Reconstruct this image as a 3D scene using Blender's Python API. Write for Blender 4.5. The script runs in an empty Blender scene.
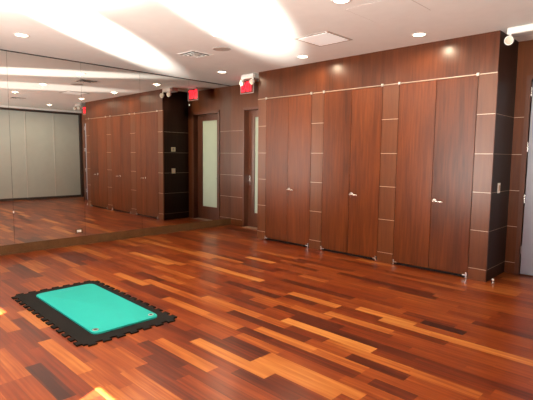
import bpy, bmesh, math, random
from mathutils import Vector, Matrix
random.seed(11)
scene = bpy.context.scene
col = scene.collection

# ------------------------------------------------------------------ sizes (metres)
YC, YB = 5.713, 6.421          # front of the closet wall, back wall of the recesses
XL, XR = 1.541, 5.517          # left and right end of the closet wall
ZC = 2.98                      # ceiling
XP, YP = 7.40, 6.85             # pocket beside the partition
YF, XE = -0.9, 8.43            # window wall, folding partition
ZRAIL = 2.505
ZS = (0.145, 0.62, 1.09, 1.557, 2.03)   # metal inlay heights

# ------------------------------------------------------------------ materials
def new_mat(name):
    m = bpy.data.materials.new(name); m.use_nodes = True
    nt = m.node_tree
    return m, nt, nt.nodes['Principled BSDF']

def plain(name, rgb, rough=.5, metal=0., spec=.5, emit=None, estr=0., bump=0., bscale=200., coat=0.):
    m, nt, b = new_mat(name)
    b.inputs['Roughness'].default_value = rough
    b.inputs['Metallic'].default_value = metal
    b.inputs['Specular IOR Level'].default_value = spec
    b.inputs['Coat Weight'].default_value = coat
    # slight procedural mottling so no surface is dead flat
    n = nt.nodes.new('ShaderNodeTexNoise'); n.inputs['Scale'].default_value = 6.; n.inputs['Detail'].default_value = 4.
    g = nt.nodes.new('ShaderNodeNewGeometry')
    nt.links.new(g.outputs['Position'], n.inputs['Vector'])
    mx = nt.nodes.new('ShaderNodeMix'); mx.data_type = 'RGBA'
    mx.inputs[6].default_value = (*[c * .95 for c in rgb], 1); mx.inputs[7].default_value = (*[min(1, c * 1.04) for c in rgb], 1)
    nt.links.new(n.outputs['Fac'], mx.inputs[0]); nt.links.new(mx.outputs[2], b.inputs['Base Color'])
    if emit:
        b.inputs['Emission Color'].default_value = (*emit, 1); b.inputs['Emission Strength'].default_value = estr
    if bump:
        n2 = nt.nodes.new('ShaderNodeTexNoise'); n2.inputs['Scale'].default_value = bscale
        nt.links.new(g.outputs['Position'], n2.inputs['Vector'])
        bp = nt.nodes.new('ShaderNodeBump'); bp.inputs['Strength'].default_value = bump; bp.inputs['Distance'].default_value = .002
        nt.links.new(n2.outputs['Fac'], bp.inputs['Height']); nt.links.new(bp.outputs['Normal'], b.inputs['Normal'])
    return m

def wood(name, dark, light, rough=.34, vertical=True, scale=1., spec=.5):
    m, nt, b = new_mat(name)
    g = nt.nodes.new('ShaderNodeNewGeometry'); oi = nt.nodes.new('ShaderNodeObjectInfo')
    mp = nt.nodes.new('ShaderNodeMapping'); mp.vector_type = 'POINT'
    mp.inputs['Scale'].default_value = (30 * scale, 30 * scale, 1.7 * scale) if vertical else (1.5 * scale, 40 * scale, 40 * scale)
    off = nt.nodes.new('ShaderNodeVectorMath'); off.operation = 'ADD'
    mul = nt.nodes.new('ShaderNodeMath'); mul.operation = 'MULTIPLY'; mul.inputs[1].default_value = 37.
    nt.links.new(oi.outputs['Random'], mul.inputs[0])
    nt.links.new(g.outputs['Position'], off.inputs[0]); nt.links.new(mul.outputs[0], off.inputs[1])
    nt.links.new(off.outputs[0], mp.inputs['Vector'])
    n = nt.nodes.new('ShaderNodeTexNoise'); n.inputs['Scale'].default_value = 1.; n.inputs['Detail'].default_value = 6.; n.inputs['Roughness'].default_value = .62; n.inputs['Distortion'].default_value = .6
    nt.links.new(mp.outputs[0], n.inputs['Vector'])
    mp2 = nt.nodes.new('ShaderNodeMapping')
    mp2.inputs['Scale'].default_value = (6, 6, .8) if vertical else (.5, 5, 5)
    nt.links.new(off.outputs[0], mp2.inputs['Vector'])
    n2 = nt.nodes.new('ShaderNodeTexNoise'); n2.inputs['Scale'].default_value = 1.; n2.inputs['Detail'].default_value = 3.
    nt.links.new(mp2.outputs[0], n2.inputs['Vector'])
    av = nt.nodes.new('ShaderNodeMix'); av.data_type = 'FLOAT'; av.inputs[0].default_value = .45
    nt.links.new(n.outputs['Fac'], av.inputs[2]); nt.links.new(n2.outputs['Fac'], av.inputs[3])
    r = nt.nodes.new('ShaderNodeValToRGB')
    r.color_ramp.elements[0].position = .32; r.color_ramp.elements[0].color = (*dark, 1)
    r.color_ramp.elements[1].position = .68; r.color_ramp.elements[1].color = (*light, 1)
    nt.links.new(av.outputs[0], r.inputs['Fac'])
    hs = nt.nodes.new('ShaderNodeHueSaturation')
    mr = nt.nodes.new('ShaderNodeMapRange'); mr.inputs[3].default_value = .88; mr.inputs[4].default_value = 1.12
    nt.links.new(oi.outputs['Random'], mr.inputs[0]); nt.links.new(mr.outputs[0], hs.inputs['Value'])
    nt.links.new(r.outputs['Color'], hs.inputs['Color']); nt.links.new(hs.outputs['Color'], b.inputs['Base Color'])
    b.inputs['Roughness'].default_value = rough; b.inputs['Specular IOR Level'].default_value = spec
    bp = nt.nodes.new('ShaderNodeBump'); bp.inputs['Strength'].default_value = .06; bp.inputs['Distance'].default_value = .002
    nt.links.new(n.outputs['Fac'], bp.inputs['Height']); nt.links.new(bp.outputs['Normal'], b.inputs['Normal'])
    return m

def floor_mat():
    m, nt, b = new_mat('cherry planks')
    at = nt.nodes.new('ShaderNodeAttribute'); at.attribute_name = 'tone'
    ar = nt.nodes.new('ShaderNodeAttribute'); ar.attribute_name = 'shift'
    g = nt.nodes.new('ShaderNodeNewGeometry')
    off = nt.nodes.new('ShaderNodeVectorMath'); off.operation = 'ADD'
    mul = nt.nodes.new('ShaderNodeMath'); mul.operation = 'MULTIPLY'; mul.inputs[1].default_value = 53.
    nt.links.new(ar.outputs['Fac'], mul.inputs[0])
    nt.links.new(g.outputs['Position'], off.inputs[0]); nt.links.new(mul.outputs[0], off.inputs[1])
    mp = nt.nodes.new('ShaderNodeMapping'); mp.inputs['Scale'].default_value = (1.3, 42, 42)
    nt.links.new(off.outputs[0], mp.inputs['Vector'])
    n = nt.nodes.new('ShaderNodeTexNoise'); n.inputs['Scale'].default_value = 1.; n.inputs['Detail'].default_value = 2.5; n.inputs['Distortion'].default_value = .15
    nt.links.new(mp.outputs[0], n.inputs['Vector'])
    mp2 = nt.nodes.new('ShaderNodeMapping'); mp2.inputs['Scale'].default_value = (1.6, 9, 9)
    nt.links.new(off.outputs[0], mp2.inputs['Vector'])
    n2 = nt.nodes.new('ShaderNodeTexNoise'); n2.inputs['Scale'].default_value = 1.; n2.inputs['Detail'].default_value = 3.
    nt.links.new(mp2.outputs[0], n2.inputs['Vector'])
    a1 = nt.nodes.new('ShaderNodeMath'); a1.operation = 'MULTIPLY_ADD'; a1.inputs[1].default_value = .55
    sub = nt.nodes.new('ShaderNodeMath'); sub.operation = 'SUBTRACT'; sub.inputs[1].default_value = .5
    nt.links.new(n.outputs['Fac'], sub.inputs[0]); nt.links.new(sub.outputs[0], a1.inputs[0]); nt.links.new(at.outputs['Fac'], a1.inputs[2])
    a2 = nt.nodes.new('ShaderNodeMath'); a2.operation = 'MULTIPLY_ADD'; a2.inputs[1].default_value = .42
    sub2 = nt.nodes.new('ShaderNodeMath'); sub2.operation = 'SUBTRACT'; sub2.inputs[1].default_value = .5
    nt.links.new(n2.outputs['Fac'], sub2.inputs[0]); nt.links.new(sub2.outputs[0], a2.inputs[0]); nt.links.new(a1.outputs[0], a2.inputs[2])
    r = nt.nodes.new('ShaderNodeValToRGB'); cr = r.color_ramp
    for k, (pos, c) in enumerate([(0., (.030, .007, .005)), (.22, (.078, .013, .005)), (.42, (.155, .026, .006)), (.6, (.235, .050, .010)), (.8, (.40, .125, .026)), (1., (.54, .215, .05))]):
        e = cr.elements[k] if k < 2 else cr.elements.new(pos)
        e.position = pos; e.color = (*c, 1)
    # elements were made in order; reset first two positions
    nt.links.new(a2.outputs[0], r.inputs['Fac']); nt.links.new(r.outputs['Color'], b.inputs['Base Color'])
    b.inputs['Roughness'].default_value = FLOOR_ROUGH; b.inputs['Specular IOR Level'].default_value = .17
    return m
FLOOR_ROUGH = .28

M = {}
M['floor'] = floor_mat()
M['closet_wood'] = wood('closet veneer', (.062, .014, .004), (.162, .041, .010), rough=.28, spec=.27)
M['shaded_header_wood'] = wood('shaded header veneer', (.046, .012, .004), (.115, .031, .010), rough=.28, spec=.3)  # darker veneer, the header's dimmer light is put into the colour
M['panel_wood'] = wood('panel veneer', (.092, .027, .009), (.155, .048, .015), rough=.28, spec=.36)
M['shaded_wood'] = wood('shaded veneer', (.016, .007, .005), (.032, .014, .010), rough=.4, spec=.2)  # shade on closet sides turned from the light, put into the colour
M['frame_wood'] = wood('frame veneer', (.080, .027, .014), (.140, .050, .026), rough=.3)
M['base_wood'] = wood('baseboard wood', (.075, .034, .013), (.125, .058, .023), rough=.45, vertical=False, spec=.2)
M['ceiling'] = plain('ceiling paint', (.82, .825, .80), .75, bump=.05, bscale=120)
M['wall'] = plain('wall paint', (.74, .70, .64), .8)
M['mirror'] = plain('silvered mirror', (.80, .79, .76), .004, 1.)
M['backing'] = plain('mirror edge', (.03, .03, .03), .5)
M['steel'] = plain('brushed steel', (.72, .70, .66), .28, 1.)
M['bright'] = plain('polished chrome', (.86, .85, .83), .22, 1.)
M['inlay'] = plain('metal inlay', (.56, .44, .34), .42, .6)
M['black'] = plain('shadow gap black', (.012, .010, .009), .7)
M['fabric'] = plain('partition fabric', (.50, .545, .50), .85, bump=.2, bscale=400)
M['seam'] = plain('partition edge trim', (.66, .66, .62), .5)
M['track'] = plain('partition track', (.05, .035, .03), .5)
M['white'] = plain('white enamel', (.86, .85, .82), .35)
M['grey'] = plain('grey plastic', (.48, .46, .43), .5)
M['spk'] = plain('speaker mesh', (.42, .38, .34), .7, bump=.4, bscale=500)
M['ivory'] = plain('ivory plastic', (.88, .80, .58), .4)
M['tan'] = plain('tan plastic', (.62, .46, .32), .4)
M['foam'] = plain('charcoal foam', (.010, .0085, .0075), .85, spec=.05, bump=.3, bscale=350)
M['teal'] = plain('teal mat', (.018, .36, .31), .6, spec=.1, bump=.25, bscale=300)
M['mark'] = plain('grey print', (.09, .36, .32), .55)
M['door_paint'] = plain('pale lavender door', (.33, .34, .42), .28)
M['red'] = plain('red letters', (.5, .01, .01), .4, emit=(1., .012, .03), estr=4.)
M['redplate'] = plain('red lit acrylic', (.10, .006, .006), .3, emit=(1., .02, .03), estr=.10)
M['lampglass'] = plain('lamp lens', (.50, .45, .36), .2, emit=(1., .93, .8), estr=.04)
M['lamp'] = plain('lit lamp', (.9, .9, .9), .4, emit=(1., .84, .62), estr=14.)
M['glow_panel'] = plain('panel with added glow', (.90, .90, .88), .6, emit=(1., .97, .9), estr=.35)  # faint emission added to whiten an unlit panel
M['rim'] = plain('panel rim', (.42, .37, .33), .5)
M['dark'] = plain('duct dark', (.05, .042, .035), .7)
def frosted():
    m, nt, b = new_mat('frosted glass')
    out = [n for n in nt.nodes if n.type == 'OUTPUT_MATERIAL'][0]
    tr = nt.nodes.new('ShaderNodeBsdfTranslucent'); tr.inputs['Color'].default_value = (.86, .92, .88, 1)
    b.inputs['Base Color'].default_value = (.42, .46, .44, 1); b.inputs['Roughness'].default_value = .22
    n = nt.nodes.new('ShaderNodeTexNoise'); n.inputs['Scale'].default_value = 260.
    bp = nt.nodes.new('ShaderNodeBump'); bp.inputs['Strength'].default_value = .05
    nt.links.new(n.outputs['Fac'], bp.inputs['Height']); nt.links.new(bp.outputs['Normal'], b.inputs['Normal'])
    mx = nt.nodes.new('ShaderNodeMixShader'); mx.inputs[0].default_value = .75
    nt.links.new(b.outputs[0], mx.inputs[1]); nt.links.new(tr.outputs[0], mx.inputs[2]); nt.links.new(mx.outputs[0], out.inputs['Surface'])
    return m
M['frosted'] = frosted()

# ------------------------------------------------------------------ building helpers
ORG = {}        # world origin of each object
class MB:
    def __init__(s): s.bm = bmesh.new()
    def box(s, x0, x1, y0, y1, z0, z1, bev=0., seg=2):
        r = bmesh.ops.create_cube(s.bm, size=1.)
        vs = r['verts']
        for v in vs:
            v.co = Vector(((x0 + x1) / 2 + v.co.x * (x1 - x0), (y0 + y1) / 2 + v.co.y * (y1 - y0), (z0 + z1) / 2 + v.co.z * (z1 - z0)))
        if bev:
            es = {e for v in vs for e in v.link_edges}
            bmesh.ops.bevel(s.bm, geom=list(es), offset=bev, segments=seg, affect='EDGES', profile=.5)
        return s
    def cyl(s, a, b, r0, r1=None, n=24):
        a, b = Vector(a), Vector(b); d = b - a; r1 = r0 if r1 is None else r1
        q = d.to_track_quat('Z', 'Y').to_matrix().to_4x4()
        bmesh.ops.create_cone(s.bm, cap_ends=True, segments=n, radius1=r0, radius2=r1, depth=d.length, matrix=Matrix.Translation((a + b) / 2) @ q)
        return s
    def lathe(s, c, axis, prof, n=32):
        """prof: (radius, height along axis) pairs"""
        q = Vector(axis).to_track_quat('Z', 'Y').to_matrix(); c = Vector(c); rings = []
        for r, h in prof:
            if r < 1e-6: rings.append([s.bm.verts.new(c + q @ Vector((0, 0, h)))])
            else: rings.append([s.bm.verts.new(c + q @ Vector((r * math.cos(2 * math.pi * k / n), r * math.sin(2 * math.pi * k / n), h))) for k in range(n)])
        for A, B in zip(rings, rings[1:]):
            for k in range(n):
                k2 = (k + 1) % n
                if len(A) == 1 and len(B) == 1: continue
                if len(A) == 1: s.bm.faces.new((A[0], B[k2], B[k]))
                elif len(B) == 1: s.bm.faces.new((A[k], A[k2], B[0]))
                else: s.bm.faces.new((A[k], A[k2], B[k2], B[k]))
        return s
    def prism(s, pts, z0, z1, bev=0., seg=2):
        lo = [s.bm.verts.new((x, y, z0)) for x, y in pts]; hi = [s.bm.verts.new((x, y, z1)) for x, y in pts]
        s.bm.faces.new(list(reversed(lo))); top = s.bm.faces.new(hi); n = len(pts)
        for k in range(n): s.bm.faces.new((lo[k], lo[(k + 1) % n], hi[(k + 1) % n], hi[k]))
        if bev: bmesh.ops.bevel(s.bm, geom=list(top.edges), offset=bev, segments=seg, affect='EDGES', profile=.5)
        return s
    def tube(s, pts, r, n=12):
        for a, b in zip(pts, pts[1:]): s.cyl(a, b, r, n=n)
        for p in pts[1:-1]: bmesh.ops.create_icosphere(s.bm, subdivisions=2, radius=r, matrix=Matrix.Translation(p))
        return s
    def build(s, name, mat, parent=None, smooth=False, origin=None):
        bmesh.ops.recalc_face_normals(s.bm, faces=s.bm.faces[:])
        co = [v.co for v in s.bm.verts]
        if origin is None:
            lo = Vector([min(c[i] for c in co) for i in range(3)]); hi = Vector([max(c[i] for c in co) for i in range(3)])
            origin = Vector(((lo.x + hi.x) / 2, (lo.y + hi.y) / 2, lo.z))
        origin = Vector(origin)
        bmesh.ops.translate(s.bm, verts=s.bm.verts[:], vec=-origin)
        me = bpy.data.meshes.new(name); s.bm.to_mesh(me); s.bm.free()
        me.materials.append(mat if not isinstance(mat, str) else M[mat])
        if smooth:
            for p in me.polygons: p.use_smooth = True
            try: me.set_sharp_from_angle(angle=math.radians(35))
            except Exception: pass
        o = bpy.data.objects.new(name, me); col.objects.link(o)
        put(o, origin, parent)
        return o
def put(o, origin, parent):
    ORG[o.name] = Vector(origin)
    if parent is not None:
        o.parent = parent; o.location = Vector(origin) - ORG[parent.name]
    else: o.location = origin
def empty(name, loc, label=None, cat=None, group=None, kind=None):
    o = bpy.data.objects.new(name, None); o.empty_display_size = .1; col.objects.link(o)
    put(o, loc, None); tag(o, label, cat, group, kind); return o
def tag(o, label=None, cat=None, group=None, kind=None):
    if label: o['label'] = label
    if cat: o['category'] = cat
    if group: o['group'] = group
    if kind: o['kind'] = kind
    return o
def struct(o, label=None, cat=None): return tag(o, label, cat, None, 'structure')
def copy_tree(o, parent=None):
    c = o.copy(); col.objects.link(c)
    if parent is not None: c.parent = parent
    for ch in [k for k in bpy.data.objects if k.parent == o]: copy_tree(ch, c)
    return c

# ------------------------------------------------------------------ floor: one mesh, every plank a face with its own tone
W = .109; Y0 = 2.08 - 28 * W
FIX = [(4.65,5.59,3.05,.97),(4.6,5.05,2.399,.10),(4.88,5.72,2.531,.27),(5.08,5.63,2.0,.20),(5.04,5.88,3.165,.15),(5.50,5.98,2.78,.17),
 (5.57,5.96,3.829,.02),(5.28,6.6,3.655,.85),(5.83,6.14,2.55,.25),(5.69,5.95,2.35,.27),(5.83,6.42,2.90,.68),(4.15,4.8,3.70,.85),(4.95,5.56,3.80,.85),
 (5.27,5.75,3.645,.82),(4.18,4.59,3.563,.15),(4.65,5.04,3.165,.2),(2.53,3.07,4.505,.85),(2.71,3.61,3.73,.86),(3.32,4.18,3.433,.15),(1.71,2.76,4.162,.74),
 (.13,1.57,5.32,.70),(3.73,4.33,3.079,.2),(4.0,4.34,3.197,.64),(1.09,2.15,3.45,.86),(2.08,2.8,2.66,.80),(.3,1.24,3.044,.74),(.29,1.24,4.119,.78),
 (1.44,2.88,2.36,.68),(4.005,4.62,1.095,.08),(2.75,3.34,1.36,.76),(3.62,4.37,1.21,.74),(4.45,5.30,2.135,.84),(5.05,5.78,2.29,.82),(5.06,5.9,2.40,.80),(4.63,5.26,2.63,.78),
 (5.26,5.72,2.63,.70),(4.80,5.21,2.86,.30),(5.21,5.95,2.86,.72),(3.85,4.44,2.135,.22),(4.62,5.1,2.50,.62),(4.37,4.65,1.21,.62),(4.15,4.55,1.64,.66),(4.55,5.4,1.53,.66),(3.55,4.15,.98,.62)]
rows = {}
for x0, x1, y, t in FIX: rows.setdefault(int((y - Y0) // W), []).append((x0, x1, t))
bm = bmesh.new(); planks = []
nrow = int((YP + .1 - Y0) / W) + 1
rng = random.Random(5)
def rtone():
    u = rng.random()
    if u < .10: return rng.uniform(.16, .30)
    if u < .42: return rng.uniform(.33, .45)
    if u < .85: return rng.uniform(.45, .58)
    return rng.uniform(.60, .74)
for k in range(nrow):
    ya, yb = Y0 + k * W, Y0 + (k + 1) * W
    fx = sorted(rows.get(k, [])); cl = []
    for f in fx:
        if cl and f[0] < cl[-1][1]: f = (cl[-1][1], f[1], f[2])
        if f[1] - f[0] > .1: cl.append(f)
    x = -.1 - rng.random() * .6; segs = []
    for f in cl + [(XE + .3, XE + .4, .5)]:
        while f[0] - x > 1e-4:
            L = rng.uniform(.38, 1.05)
            if f[0] - x - L < .3: L = f[0] - x if f[0] - x < 1.1 else (f[0] - x) / 2
            segs.append((x, x + L, rtone())); x += L
        segs.append(f); x = f[1]
    for a, b, t in segs:
        # short planks are cut lengthwise into two quads so long faces stay well shaped
        vs = [bm.verts.new((px, py, 0)) for px, py in ((a, ya), (b, ya), (b, yb), (a, yb))]
        bm.faces.new(vs); planks.append((t, rng.random()))
me = bpy.data.meshes.new('floor'); bm.to_mesh(me); bm.free(); me.materials.append(M['floor'])
ta = me.attributes.new('tone', 'FLOAT', 'FACE'); sa = me.attributes.new('shift', 'FLOAT', 'FACE')
for i, (t, s_) in enumerate(planks): ta.data[i].value = t; sa.data[i].value = s_
fl = bpy.data.objects.new('floor', me); col.objects.link(fl); ORG['floor'] = Vector(); struct(fl)

# ------------------------------------------------------------------ shell
MB().box(-.15, XE + .2, YF - .15, YP + .1, -.045, -.004).build('subfloor', 'black', fl)
struct(MB().box(-.2, XE + .25, YF - .2, 8.6, ZC, ZC + .12).build('ceiling', 'ceiling'))
struct(MB().box(-.2, -.02, YF - .2, YB + .14, -.05, ZC).build('wall_left', 'wall'))
struct(MB().box(-.02, .003, YF, YB, 0, .1475).build('baseboard_left', 'base_wood'))
struct(MB().box(-.02, .010, YF, YB, ZC - .014, ZC).build('trim_1', 'backing'))
# window wall behind the camera: two tall windows
SKY_LOW, SKY_HIGH = 46., 5.
W1, W2, WZ = (2.2, 3.76), (5.56, 7.3), (.3, 2.5)
fw = MB()
fw.box(-.2, XE + .25, YF - .2, YF, -.05, WZ[0]); fw.box(-.2, XE + .25, YF - .2, YF, WZ[1], ZC)
for a, b in ((-.2, W1[0]), (W1[1], W2[0]), (W2[1], XE + .25)): fw.box(a, b, YF - .2, YF, WZ[0], WZ[1])
struct(fw.build('wall_front', 'wall'))
for i, (a, b) in enumerate((W1, W2)):
    f = MB()
    f.box(a, a + .05, YF - .14, YF - .08, WZ[0], WZ[1]); f.box(b - .05, b, YF - .14, YF - .08, WZ[0], WZ[1])
    f.box(a, b, YF - .14, YF - .08, WZ[0], WZ[0] + .05); f.box(a, b, YF - .14, YF - .08, WZ[1] - .05, WZ[1])
    wf = struct(f.build('window_%d' % (i + 1), 'steel'))

# back wall of the two recesses, with the openings of the two doors
D1, D2, DZ = (.385, 1.40), (5.695, 7.20), 2.495
bw = MB()
for a, b in ((-.2, D1[0]), (D1[1], D2[0]), (D2[1], XP)): bw.box(a, b, YB, YB + .14, -.05, ZC)
bw.box(XP - .14, XP, YB + .14, YP, -.05, ZC); bw.box(XP - .14, XE + .25, YP, YP + .14, -.05, ZC)
for d in (D1, D2): bw.box(d[0], d[1], YB, YB + .14, DZ, ZC)
bw.box(D2[0], D2[1], YB + .062, YB + .14, -.05, DZ)
wall_back = struct(bw.build('wall_back', 'panel_wood'))
def strips(parent, x0, x1, y, zs=ZS, t=.010):
    for z in zs: MB().box(x0, x1, y - .004, y + .01, z - t / 2, z + t / 2).build('inlay_strip', 'inlay', parent)
strips(wall_back, .0, D1[0] - .02, YB, t=.005); strips(wall_back, XR, D2[0] - .06, YB, t=.006)
struct(MB().box(-.0, D1[0], YB - .006, YB + .01, 0, .138).build('baseboard_back', 'panel_wood'))

# left recess: wooden door with a tall frosted pane, set back 0.11
dy = YB + .11
door1 = empty('door_1', (.88, dy, 0), kind='structure')
f = MB(); f.box(D1[0] - .0, D1[0] + .035, YB - .012, dy + .05, 0, DZ); f.box(D1[1] - .07, D1[1] + .0, YB - .012, dy + .05, 0, DZ); f.box(D1[0], D1[1], YB - .012, dy + .05, DZ - .05, DZ)
f.build('door_frame', 'frame_wood', door1)
lf = MB(); a, b = D1[0] + .037, D1[1] - .072
g0, g1, gz0, gz1 = .61, 1.147, .31, 2.30
lf.box(a, g0, dy, dy + .045, .01, DZ - .052); lf.box(g1, b, dy, dy + .045, .01, DZ - .052)
lf.box(g0, g1, dy, dy + .045, .01, gz0); lf.box(g0, g1, dy, dy + .045, gz1, DZ - .052)
leaf = lf.build('door_leaf', 'frame_wood', door1)
MB().box(g0 - .005, g1 + .005, dy + .016, dy + .028, gz0 - .005, gz1 + .005).build('glass_pane', 'frosted', leaf)
h = MB(); h.box(.435, .495, dy - .008, dy, .88, 1.10, .004); h.cyl((.465, dy - .008, .985), (.465, dy - .055, .985), .011); h.tube([(.465, dy - .05, .985), (.56, dy - .05, .985)], .011)
h.cyl((.465, dy - .02, 1.06), (.465, dy, 1.06), .016)
h.build('door_handle', 'bright', leaf, True)
MB().box(D1[0], D1[1], YB - .02, dy + .05, 0, .008).build('threshold', 'inlay', door1)
# the lit corridor behind it
cr = MB(); cr.box(-.2, 2.6, 8.35, 8.45, -.05, ZC); cr.box(-.3, -.2, YB + .14, 8.45, -.05, ZC); cr.box(2.6, 2.7, YB + .14, 8.45, -.05, ZC); cr.box(-.2, 2.6, YB + .14, 8.4, -.08, -.005)
struct(cr.build('wall_corridor', 'wall'))

# right recess: pair of pale flush doors on long hinges
door2 = empty('door_2', (6.49, YB, 0), kind='structure')
f = MB(); f.box(D2[0] - .055, D2[0], YB - .015, YB + .06, 0, DZ + .05); f.box(D2[1], D2[1] + .12, YB - .015, YB + .06, 0, DZ + .05); f.box(D2[0], D2[1], YB - .015, YB + .06, DZ, DZ + .05)
f.build('door_frame', 'frame_wood', door2)
xm = (D2[0] + D2[1]) / 2
for s, (a, b) in enumerate(((D2[0] + .012, xm - .003), (xm + .003, D2[1] - .012))):
    lf = MB().box(a, b, YB + .0, YB + .045, .012, DZ - .006, .002).build('door_leaf', 'door_paint', door2)
    hx = D2[0] + .006 if s == 0 else D2[1] - .006
    for z in (.325, .99, 1.65, 2.335):
        MB().cyl((hx, YB - .012, z - .055), (hx, YB - .012, z + .055), .010, n=12).box(hx - .008, hx + .008, YB - .01, YB + .004, z - .055, z + .055).build('hinge', 'bright', lf)
    kx = xm - .07 if s == 0 else xm + .07; d_ = -1 if s == 0 else 1
    h = MB(); h.lathe((kx, YB, .985), (0, -1, 0), [(0, .008), (.026, .008), (.026, 0)]); h.tube([(kx, YB - .005, .985), (kx, YB - .05, .985), (kx + d_ * -.0 + (-.11 if s == 0 else .11), YB - .05, .985)], .010)
    h.build('door_handle', 'bright', lf, True)

# ------------------------------------------------------------------ closet wall (pilasters and header) and the three closets
PIL = [(XL, 1.742), (2.760, 2.996), (4.022, 4.268), (5.303, XR)]
for i, (a, b) in enumerate(PIL):
    p = struct(MB().box(a, b, YC, YC + .03, 0, ZRAIL).build('trim_%d' % (i + 6), 'panel_wood'))
    for z in ZS: MB().box(a, b, YC - .003, YC + .01, z - .003, z + .003).build('inlay_strip', 'inlay', p)
    MB().box(a, b, YC - .006, YC + .02, 0, ZS[0] - .008).build('plinth', 'panel_wood', p)
wc = struct(MB().box(XL, XR, YC + .004, YB, ZRAIL + .004, ZC).build('wall_closet_header', 'shaded_wood'))
hd = [XL, 2.84, 3.978, XR]
for a, b in zip(hd, hd[1:]): MB().box(a + .0012, b - .0012, YC - .001, YC + .02, ZRAIL + .006, ZC).build('header_panel', 'shaded_header_wood', wc)
MB().box(XL, XR, YC - .008, YC + .01, ZRAIL - .004, ZRAIL + .004).build('top_rail', 'inlay', wc)
for x0, x1, nm in ((XL, XL + .03, 'wall_closet_left'), (XR - .03, XR, 'wall_closet_right')):
    s = struct(MB().box(x0, x1, YC + .03, YB, 0, ZRAIL + .004).build(nm, 'shaded_wood'))
    xs = (x0 - .003, x0 + .006) if x0 < 3 else (x1 - .006, x1 + .003)
    for z in ZS: MB().box(xs[0], xs[1], YC + .03, YB, z - .002, z + .002).build('inlay_strip', 'inlay', s)

def lever(x, z, y, parent):
    h = MB()
    h.lathe((x, y, z), (0, -1, 0), [(0, .012), (.024, .012), (.030, .008), (.030, 0), (0, 0)])
    h.cyl((x, y, z), (x, y - .055, z), .011)
    pts = [(x, y - .052, z), (x + .03, y - .055, z + .002), (x + .075, y - .055, z - .003), (x + .118, y - .05, z - .004)]
    h.tube(pts, .0125)
    bmesh.ops.create_icosphere(h.bm, subdivisions=2, radius=.0135, matrix=Matrix.Translation(pts[0])); bmesh.ops.create_icosphere(h.bm, subdivisions=2, radius=.0115, matrix=Matrix.Translation(pts[-1]))
    return h.build('lever_handle', 'bright', parent, True)
CLO = [(1.744, 2.262, 2.758, 'left closet with two reddish wood doors, nearest the mirror wall'),
       (2.998, 3.510, 4.020, 'middle closet of two reddish wood doors between the other closets'),
       (4.270, 4.790, 5.301, 'right closet with two pinkish brown wood doors, beside the recess with the pale door')]
for x0, xm_, x1, lab in CLO:
    c = empty('closet', ((x0 + x1) / 2, YC, 0), lab, 'closet', 'built-in closets along the panelled wall')
    k = MB(); k.box(x0, x0 + .018, YC + .032, YB - .07, 0, ZRAIL - .01); k.box(x1 - .018, x1, YC + .032, YB - .07, 0, ZRAIL - .01)
    k.box(x0 + .018, x1 - .018, YB - .09, YB - .07, 0, ZRAIL - .01); k.box(x0 + .018, x1 - .018, YC + .05, YB - .09, 0, .02); k.box(x0 + .018, x1 - .018, YC + .04, YB - .09, ZRAIL - .03, ZRAIL - .01)
    k.build('carcass', 'black', c)
    for s, (a, b) in enumerate(((x0 + .004, xm_ - .0025), (xm_ + .0025, x1 - .004))):
        d = MB().box(a, b, YC - .002, YC + .028, .040, ZRAIL - .010, .0015, 1).build('door', 'closet_wood', c)
        if s: lever(a + .042, .942, YC - .002, d)
        e = a if s == 0 else b; sg = 1 if s == 0 else -1
        pv = MB(); pv.box(min(e, e + sg * .022), max(e, e + sg * .022), YC - .022, YC + .006, .004, .078, .004); pv.box(min(e, e + sg * .062), max(e, e + sg * .062), YC - .016, YC - .003, .030, .048, .003)
        pv.build('pivot_bracket', 'white' if False else 'bright', d)
        MB().box(e - .015, e + .015, YC - .024, YC - .003, ZRAIL - .018, ZRAIL + .018, .004).build('top_pivot', 'steel', wc)

# ------------------------------------------------------------------ mirrors
seams = [0.02, 1.06, 2.124, 3.200, 4.260, 5.325, YB]
mlab = ['leftmost sliver of mirror panel at the photo edge', 'wide mirror panel reflecting the grey folding partition', 'mirror panel reflecting the closet doors',
        'mirror panel reflecting the dark closet side with its two wall plates', 'mirror panel next to the corner, reflecting the frosted glass door']
for (a, b), lab in zip(list(zip(seams, seams[1:]))[1:], mlab):
    m = MB().box(-.012, 0, a + .0015, b - .0015, .148, ZC - .012).build('wall_mirror', 'mirror')
    tag(m, lab, 'mirror', 'mirror panels along the left wall')
struct(MB().box(-.02, -.012, YF, YB, .14, ZC - .01).build('trim_2', 'backing'))
for y, z, lab in ((2.126, .631, 'small white mirror clip low on the seam near the left photo edge'), (5.33, 2.484, 'small white mirror clip high on the seam beside the reflected exit sign')):
    m = MB().box(0, .006, y - .008, y + .008, z - .016, z + .016, .002)
    m.cyl((.006, y, z), (.009, y, z), .005, n=12)
    tag(m.build('mirror_clip', 'white'), lab, 'clip')
o = empty('electrical_outlet', (0, 3.094, .236), 'small brown framed electrical outlet set low in the mirror', 'outlet')
MB().box(0, .007, 3.094 - .058, 3.094 + .058, .236 - .04, .236 + .04, .003).build('cover_plate', 'base_wood', o)
MB().box(.004, .011, 3.094 - .036, 3.094 + .036, .236 - .018, .236 + .02, .003).build('receptacle', 'white', o)

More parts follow.
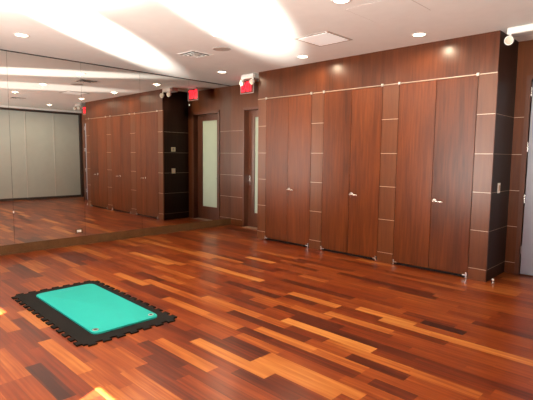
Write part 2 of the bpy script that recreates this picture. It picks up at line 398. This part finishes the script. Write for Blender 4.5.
# ------------------------------------------------------------------ folding partition and the east end
struct(MB().box(XE + .1, XE + .25, YF - .2, YP + .14, -.05, ZC).build('wall_right', 'wall'))
struct(MB().box(XE - .08, XE + .1, YF, YP, 2.92, ZC).build('trim_3', 'ceiling'))
struct(MB().box(XE - .06, XE + .08, YF, YP, 2.85, 2.92).build('trim_4', 'track'))
struct(MB().box(XE - .06, XE + .08, YP - .085, YP, 0, 2.85).build('trim_5', 'track'))
ys = [6.755, 5.90, 5.01, 4.12, 3.23, 2.34, 1.45, .56, -.33]
plab = ['grey partition panel at the back corner, reflected right of the others in the mirror', 'second grey partition panel from the back corner, seen reflected', 'third grey partition panel from the back corner, reflected at the left photo edge',
        'fourth grey partition panel from the back corner']
for i, (b, a) in enumerate(list(zip(ys, ys[1:]))[:5]):
    pr = empty('partition_panel', (XE, (a + b) / 2, 0), plab[min(i, 3)] if i < 4 else 'grey partition panel farthest from the back corner', 'partition', 'folding partition panels at the far end')
    MB().box(XE, XE + .07, a + .004, b - .004, .075, 2.85).build('panel', 'fabric', pr)
    MB().box(XE - .012, XE + .07, a - .010, a + .010, .075, 2.85).build('edge_trim', 'seam', pr)
    MB().box(XE - .015, XE + .07, a + .004, b - .004, .0, .075).build('bottom_seal', 'track', pr)

# ------------------------------------------------------------------ ceiling fixtures
def downlight(x, y):
    t = empty('downlight', (x, y, ZC))
    MB().lathe((x, y, ZC), (0, 0, -1), [(.070, -.004), (.070, .003), (.080, .0055), (.094, .0035), (.098, 0), (.098, -.004)]).build('trim_ring', 'white', t, True)
    MB().lathe((x, y, ZC), (0, 0, -1), [(0, .0095), (.03, .0088), (.055, .006), (.0705, .0028)]).build('lamp', 'lamp', t, True)
    return t
proto = None
DL = {(0, 0): 'round lit downlight at the upper left, above the mirror seams', (0, 1): 'round lit downlight in the white glare above the mirror', (0, 2): 'round lit downlight nearest the mirror corner, left of the exit sign by the mirror',
      (1, 0): 'round lit downlight in the white glare at the top left of the photo', (1, 1): 'round lit downlight in the white glare above the round speaker', (1, 2): 'round lit downlight beside the square ceiling panel with dark rim',
      (2, 1): 'round lit downlight at the top edge, left of the hatch outline', (2, 2): 'round lit downlight in front of the right closet',
      (3, 2): 'round lit downlight by the partition, seen only reflected above the grey panels'}
GX, GY = (1.06, 2.92, 4.74, 7.0), (2.0, 3.65, 5.27)
for (i, j), lab in DL.items():
    if proto is None: t = proto = downlight(GX[i], GY[j])
    else: t = copy_tree(proto); t.location = (GX[i], GY[j], ZC)
    tag(t, lab, 'ceiling light', 'recessed downlights in the ceiling')
    l = bpy.data.lights.new('downlight_beam', 'SPOT'); l.energy = 56; l.color = (1., .78, .54); l.spot_size = math.radians(173); l.spot_blend = .5; l.shadow_soft_size = .003
    lo = bpy.data.objects.new('downlight_beam', l); col.objects.link(lo); lo.location = (GX[i], GY[j], ZC - .0135)

def diffuser_vent(x, y):
    t = empty('ceiling_vent', (x, y, ZC))
    S = .19
    f = MB()
    for k, (s, w, z) in enumerate(((S, .026, .006), (.132, .012, .016), (.088, .012, .020))):
        for a, b, c, d in ((-s, s, -s, -s + w), (-s, s, s - w, s), (-s, -s + w, -s + w, s - w), (s - w, s, -s + w, s - w)):
            if k == 0: f.box(x + a, x + b, y + c, y + d, ZC - z, ZC)
            else: f.box(x + a, x + b, y + c, y + d, ZC - z, ZC - z + .006)
    f.box(x - .045, x + .045, y - .045, y + .045, ZC - .024, ZC - .018)
    f.build('louvre_frame', 'white', t)
    MB().box(x - S + .02, x + S - .02, y - S + .02, y + S - .02, ZC - .003, ZC).build('duct_opening', 'dark', t)
    return t
v = diffuser_vent(1.825, 4.11); tag(v, 'square white air vent with dark louvres, left of the round speaker', 'air vent', 'square ceiling air vents')
v2 = copy_tree(v); v2.location = (5.98, 4.09, ZC); tag(v2, 'square air vent near the partition, reflected above its grey panels', 'air vent', 'square ceiling air vents')
sp = empty('ceiling_speaker', (2.385, 4.15, ZC), 'flat round grey speaker grille flush in the ceiling', 'speaker')
MB().lathe((2.385, 4.15, ZC), (0, 0, -1), [(0, .006), (.108, .004)]).build('grille', 'spk', sp, True)
MB().lathe((2.385, 4.15, ZC), (0, 0, -1), [(.107, .003), (.112, .007), (.124, .004), (.126, -.003)]).build('rim', 'grey', sp, True)
pn = empty('glowing_ceiling_panel', (3.76, 4.665, ZC), 'square pale ceiling panel with a dark rim above the left closets', 'ceiling panel')  # plain ceiling panel, its glow is added
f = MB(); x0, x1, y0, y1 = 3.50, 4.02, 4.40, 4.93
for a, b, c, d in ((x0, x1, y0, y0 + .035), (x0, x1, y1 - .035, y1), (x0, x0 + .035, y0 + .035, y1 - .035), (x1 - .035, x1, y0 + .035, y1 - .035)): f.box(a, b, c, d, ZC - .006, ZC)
f.build('rim', 'rim', pn); MB().box(x0 + .033, x1 - .033, y0 + .033, y1 - .033, ZC - .010, ZC, .004).build('glow_panel', 'glow_panel', pn)
ha = empty('access_hatch', (4.92, 4.19, ZC), 'flush square access hatch outlined in the ceiling at the top edge', 'hatch')
x0, x1, y0, y1 = 4.617, 5.232, 3.895, 4.485
f = MB()
for a, b, c, d in ((x0 - .004, x1 + .004, y0 - .004, y0), (x0 - .004, x1 + .004, y1, y1 + .004), (x0 - .004, x0, y0, y1), (x1, x1 + .004, y0, y1)): f.box(a, b, c, d, ZC - .001, ZC)
f.build('shadow_gap', 'rim', ha); MB().box(x0, x1, y0, y1, ZC - .0025, ZC, .001, 1).build('hatch_panel', 'ceiling', ha)

# emergency lights and exit signs
def emergency(x0, x1, y, label):
    e = empty('emergency_light', ((x0 + x1) / 2, y, ZC), label, 'emergency light', 'twin head emergency lights')
    xm_ = (x0 + x1) / 2
    MB().box(x0, x1, y, y + .014, 2.892, 2.962, .004).box(x0 + .004, x1 - .004, y + .012, y + .06, 2.897, 2.957).build('front_cover', 'white', e)
    MB().box(x0 + .006, x1 - .006, y + .06, y + .20, 2.895, ZC).build('housing', 'grey', e)  # grey stands for shade on the sides of the white box
    for hx in (x0 + .035, x1 - .002):
        s = MB(); s.lathe((hx, y - .01, 2.82), (-.15, -1, -.25), [(0, -.045), (.030, -.040), (.046, -.012), (.051, .02), (.047, .024), (.044, .018), (0, .012)])
        hd_ = s.build('lamp_head', 'white', e, True)
        MB().lathe((hx, y - .01, 2.82), (-.15, -1, -.25), [(0, .022), (.028, .020), (.044, .017)]).build('lens', 'lampglass', hd_, True)
        MB().box(hx - .009, hx + .009, y + .0, y + .02, 2.83, 2.90).build('bracket', 'white', hd_)
    return e
emergency(1.144, 1.45, 5.655, 'white twin head emergency light in front of the left exit sign by the mirror')
emergency(5.622, 5.945, 5.60, 'white twin head emergency light cut off by the right photo edge')

def text_bm(txt, size, offset, depth):
    cu = bpy.data.curves.new('lettering', 'FONT'); cu.body = txt; cu.size = size; cu.extrude = depth; cu.offset = offset; cu.align_x = 'CENTER'; cu.align_y = 'CENTER'
    o = bpy.data.objects.new('lettering', cu); col.objects.link(o)
    dg = bpy.context.evaluated_depsgraph_get(); dg.update()
    me = bpy.data.meshes.new_from_object(o.evaluated_get(dg)); bpy.data.objects.remove(o)
    b = bmesh.new(); b.from_mesh(me); bpy.data.meshes.remove(me); bpy.data.curves.remove(cu); return b
def exit_sign(xc, y, label):
    e = empty('exit_sign', (xc, y, ZC), label, 'exit sign', 'hanging red exit signs')
    MB().box(xc - .13, xc + .13, y - .03, y + .03, 2.955, ZC, .005).build('canopy', 'grey', e)
    pl = MB().box(xc - .175, xc + .175, y - .005, y + .005, 2.715, 2.957, .002).build('sign_plate', 'redplate', e)
    fr = MB()
    for a, b, c, d in ((-.185, .185, 2.706, 2.716), (-.185, -.174, 2.716, 2.957), (.174, .185, 2.716, 2.957)): fr.box(xc + a, xc + b, y - .006, y + .006, c, d)
    fr.build('edge_frame', 'grey', e)
    t = MB(); t.bm.free(); t.bm = text_bm('EXIT', .20, .007, .002)
    co = [v.co for v in t.bm.verts]; w = max(c.x for c in co) - min(c.x for c in co); hh = max(c.y for c in co) - min(c.y for c in co); mx = (max(c.x for c in co) + min(c.x for c in co)) / 2; my = (max(c.y for c in co) + min(c.y for c in co)) / 2
    for v in t.bm.verts: v.co = Vector((xc + (v.co.x - mx) * .30 / w, y - .008 + v.co.z * .8, 2.836 + (v.co.y - my) * .18 / hh))
    t.build('lettering', 'red', pl)
    return e
exit_sign(.866, 6.065, 'red lit exit sign hanging by the frosted glass door near the mirror')
exit_sign(6.30, 6.065, 'red lit exit sign of the right recess, seen only reflected in the mirror')

# plates on the closet sides
def plate(name, x, y, z, w, hgt, sx, label, cat, m1, m2, two=False):
    t = empty(name, (x, y, z), label, cat)
    xa, xb = (x, x + sx * .008) if sx > 0 else (x + sx * .008, x)
    MB().box(xa, xb, y - w / 2, y + w / 2, z - hgt / 2, z + hgt / 2, .0025).build('cover_plate', m1, t)
    xa, xb = sorted((x + sx * .005, x + sx * .014))
    MB().box(xa, xb, y - w * .22, y + w * .22, z - hgt * .28, z + hgt * .28, .003).build('rocker' if name == 'light_switch' else 'display', m2, t)
    return t
plate('light_switch', XR, 5.982, 1.139, .085, .125, 1, 'light switch on the dark closet side, right of the right closet', 'light switch', 'white', 'tan')
plate('light_switch', XL, 5.99, 1.135, .10, .115, -1, 'lower ivory switch plate on the dark closet side, seen reflected', 'light switch', 'ivory', 'white')
plate('thermostat', XL, 5.99, 1.635, .115, .10, -1, 'upper ivory thermostat on the dark closet side, seen reflected', 'thermostat', 'ivory', 'grey')

# door stop on the floor
ds = empty('door_stop', (5.594, 5.728, 0), 'tiny pale door stop on the floor by the right closet corner', 'door stop')
MB().lathe((5.594, 5.728, 0), (0, 0, 1), [(0, 0), (.016, 0), (.016, .006), (.010, .012), (.010, .034), (0, .034)], 20).build('base', 'bright', ds, True)
MB().lathe((5.594, 5.728, 0), (0, 0, 1), [(.010, .032), (.015, .036), (.015, .048), (.009, .055), (0, .056)], 20).build('bumper', 'white', ds, True)

# ------------------------------------------------------------------ mats
def tabbed(L, Wd, nx, ny, d=.040):
    """outline of a foam tile with dovetail tabs on all four sides, centred on 0"""
    pts = []
    def side(p, q, n):
        p, q = Vector(p), Vector(q); u = (q - p).normalized(); nrm = Vector((u.y, -u.x)); step = (q - p).length / n
        pts.append(p)
        for k in range(n):
            c = p + u * step * (k + .5)
            for a, o in ((-.22, 0), (-.31, 1), (.31, 1), (.22, 0)): pts.append(c + u * step * a + nrm * d * o)
    x, y = L / 2, Wd / 2
    side((-x, -y), (x, -y), nx); side((x, -y), (x, y), ny); side((x, y), (-x, y), nx); side((-x, y), (-x, -y), ny)
    return [(p.x, p.y) for p in pts]
def place(o, x, y, a): o.location = (x, y, 0); o.rotation_euler = (0, 0, a)
t = MB().prism(tabbed(1.71, .845, 14, 7), 0, .013, .0015, 1).build('foam_floor_mat', 'foam', None, origin=(0, 0, 0))
place(t, 3.095, 1.868, math.radians(-.6)); tag(t, 'black foam puzzle mat with toothed edges lying on the wood floor', 'floor mat')
em = empty('exercise_mat', (0, 0, 0)); r, L, Wd = .06, 1.445, .615; pts = []
for cx, cy, a0 in ((L/2 - r, -Wd/2 + r, -90), (L/2 - r, Wd/2 - r, 0), (-L/2 + r, Wd/2 - r, 90), (-L/2 + r, -Wd/2 + r, 180)):
    for k in range(9):
        a = math.radians(a0 + k * 11.25); pts.append((cx + r * math.cos(a), cy + r * math.sin(a)))
ORG[em.name] = Vector((0, 0, 0))
pad = MB().prism(pts, .0135, .029, .005, 3).build('pad', 'teal', em, True)
for gy in (-.262, .262):
    MB().lathe((.645, gy, .029), (0, 0, 1), [(.017, -.001), (.017, .0022), (.021, .0032), (.025, .0018), (.026, -.001)], 28).build('eyelet', 'steel', em, True)
    MB().lathe((.645, gy, .029), (0, 0, 1), [(0, .0006), (.0175, .0006), (.0175, -.001)], 24).build('eyelet_hole', 'black', em)
mk = MB(); yy = -.085
for k, w in enumerate((.016, .010, .013, .008, .015, .011, .014, .009)):
    mk.box(-.64, -.62, yy, yy + w * .55, .0288, .0292); yy += .019
mk.build('printed_mark', 'mark', em)
place(em, 3.111, 1.897, math.radians(-.9)); tag(em, 'teal exercise mat with rounded corners and two eyelets on the black foam mat', 'exercise mat')

# ------------------------------------------------------------------ light
w = bpy.data.worlds.new('sky'); scene.world = w; w.use_nodes = True
nt = w.node_tree; bg = nt.nodes['Background']
# blue sky above the horizon, an added bright lower half to lift the ceiling
tc = nt.nodes.new('ShaderNodeTexCoord'); sx = nt.nodes.new('ShaderNodeSeparateXYZ'); nt.links.new(tc.outputs['Generated'], sx.inputs[0])
mr = nt.nodes.new('ShaderNodeMapRange'); mr.inputs[1].default_value = -.08; mr.inputs[2].default_value = .08; nt.links.new(sx.outputs['Z'], mr.inputs[0])
mx = nt.nodes.new('ShaderNodeMix'); mx.data_type = 'RGBA'; nt.links.new(mr.outputs[0], mx.inputs[0])
mx.inputs[6].default_value = (SKY_LOW * 1., SKY_LOW * .965, SKY_LOW * .88, 1); mx.inputs[7].default_value = (SKY_HIGH * .78, SKY_HIGH * .89, SKY_HIGH, 1)
nt.links.new(mx.outputs[2], bg.inputs['Color']); bg.inputs['Strength'].default_value = 1.
for a, b in (W1, W2):
    l = bpy.data.lights.new('window_portal', 'AREA'); l.shape = 'RECTANGLE'; l.size = b - a; l.size_y = WZ[1] - WZ[0]
    l.cycles.is_portal = True
    o = bpy.data.objects.new('window_portal', l); col.objects.link(o); o.location = ((a + b) / 2, YF - .21, sum(WZ) / 2); o.rotation_euler = (math.radians(90), 0, 0)
def aim(o, d): o.rotation_euler = Vector(d).to_track_quat('-Z', 'Y').to_euler()
s = bpy.data.lights.new('sun', 'SUN'); s.energy = 140.; s.angle = math.radians(.35); s.color = (1., .95, .86)
so = bpy.data.objects.new('sun', s); col.objects.link(so); so.location = (8, -8, 8); aim(so, (-.4, .9, -.961))
# sunlight thrown up from the polished floor by the windows
def glint(loc, end, far, near, width, power, blend=.35):
    """a flat beam from LOC along the floor direction to END, meeting the ceiling between the distances NEAR and FAR"""
    h = ZC - loc[2]; e0, e1 = math.atan2(h, far), math.atan2(h, near); e, half = (e0 + e1) / 2, (e1 - e0) / 2
    d = Vector((end[0] - loc[0], end[1] - loc[1])).normalized()
    l = bpy.data.lights.new('sun_glint', 'SPOT'); l.energy = power; l.spot_size = 2 * half; l.spot_blend = blend; l.shadow_soft_size = .08; l.color = (1., .95, .86)
    o = bpy.data.objects.new('sun_glint', l); col.objects.link(o); o.location = loc
    aim(o, (d.x * math.cos(e), d.y * math.cos(e), math.sin(e))); o.scale = (width, 1, 1)
glint((4.2, -.6, .5), (.05, 5.1), 7.9, 1.7, .28, 15000, .75)
glint((5.7, -.6, .5), (2.55, 5.3), 7.6, 2.0, .42, 12000, .65)
glint((4.4, -.7, .4), (2.4, 2.5), 3.6, .4, 1.25, 5000, .7)
# corridor behind the frosted door
for loc, e, c, sz in (((.9, 7.15, 2.85), 60, (1., .86, .5), .3), ((.9, 8.2, 1.1), 13, (.72, .9, 1.), 1.4)):
    l = bpy.data.lights.new('corridor_lamp', 'AREA'); l.energy = e; l.color = c; l.size = sz
    o = bpy.data.objects.new('corridor_lamp', l); col.objects.link(o); o.location = loc
    aim(o, (0, -.35, -1) if loc[2] > 2 else (0, -1, 0))

# ------------------------------------------------------------------ camera
cd = bpy.data.cameras.new('camera'); cam = bpy.data.objects.new('camera', cd); col.objects.link(cam)
cd.sensor_fit = 'HORIZONTAL'; cd.sensor_width = 36.; cd.lens = 448.66 / 533 * 36.; cd.clip_start = .02
R_, U_, F_ = Vector((.7157823, .69823906, .01085914)), Vector((-.07552056, .06194019, .9952186)), Vector((-.69422788, .71317995, -.0970671))
cam.matrix_world = Matrix(((R_.x, U_.x, -F_.x, 7.3301), (R_.y, U_.y, -F_.y, 0.), (R_.z, U_.z, -F_.z, 1.5), (0, 0, 0, 1)))
scene.camera = cam
vs = scene.view_settings; vs.view_transform = 'Standard'; vs.look = 'None'; vs.gamma = 1.; vs.use_curve_mapping = False; vs.exposure = -.45
cy = scene.cycles
cy.max_bounces = 10; cy.diffuse_bounces = 5; cy.glossy_bounces = 6; cy.sample_clamp_indirect = 3.; cy.blur_glossy = .5; cy.caustics_reflective = False; cy.caustics_refractive = False
cy.use_denoising = True; cy.denoiser = 'OPENIMAGEDENOISE'; cy.denoising_input_passes = 'RGB_ALBEDO_NORMAL'; cy.denoising_prefilter = 'ACCURATE'
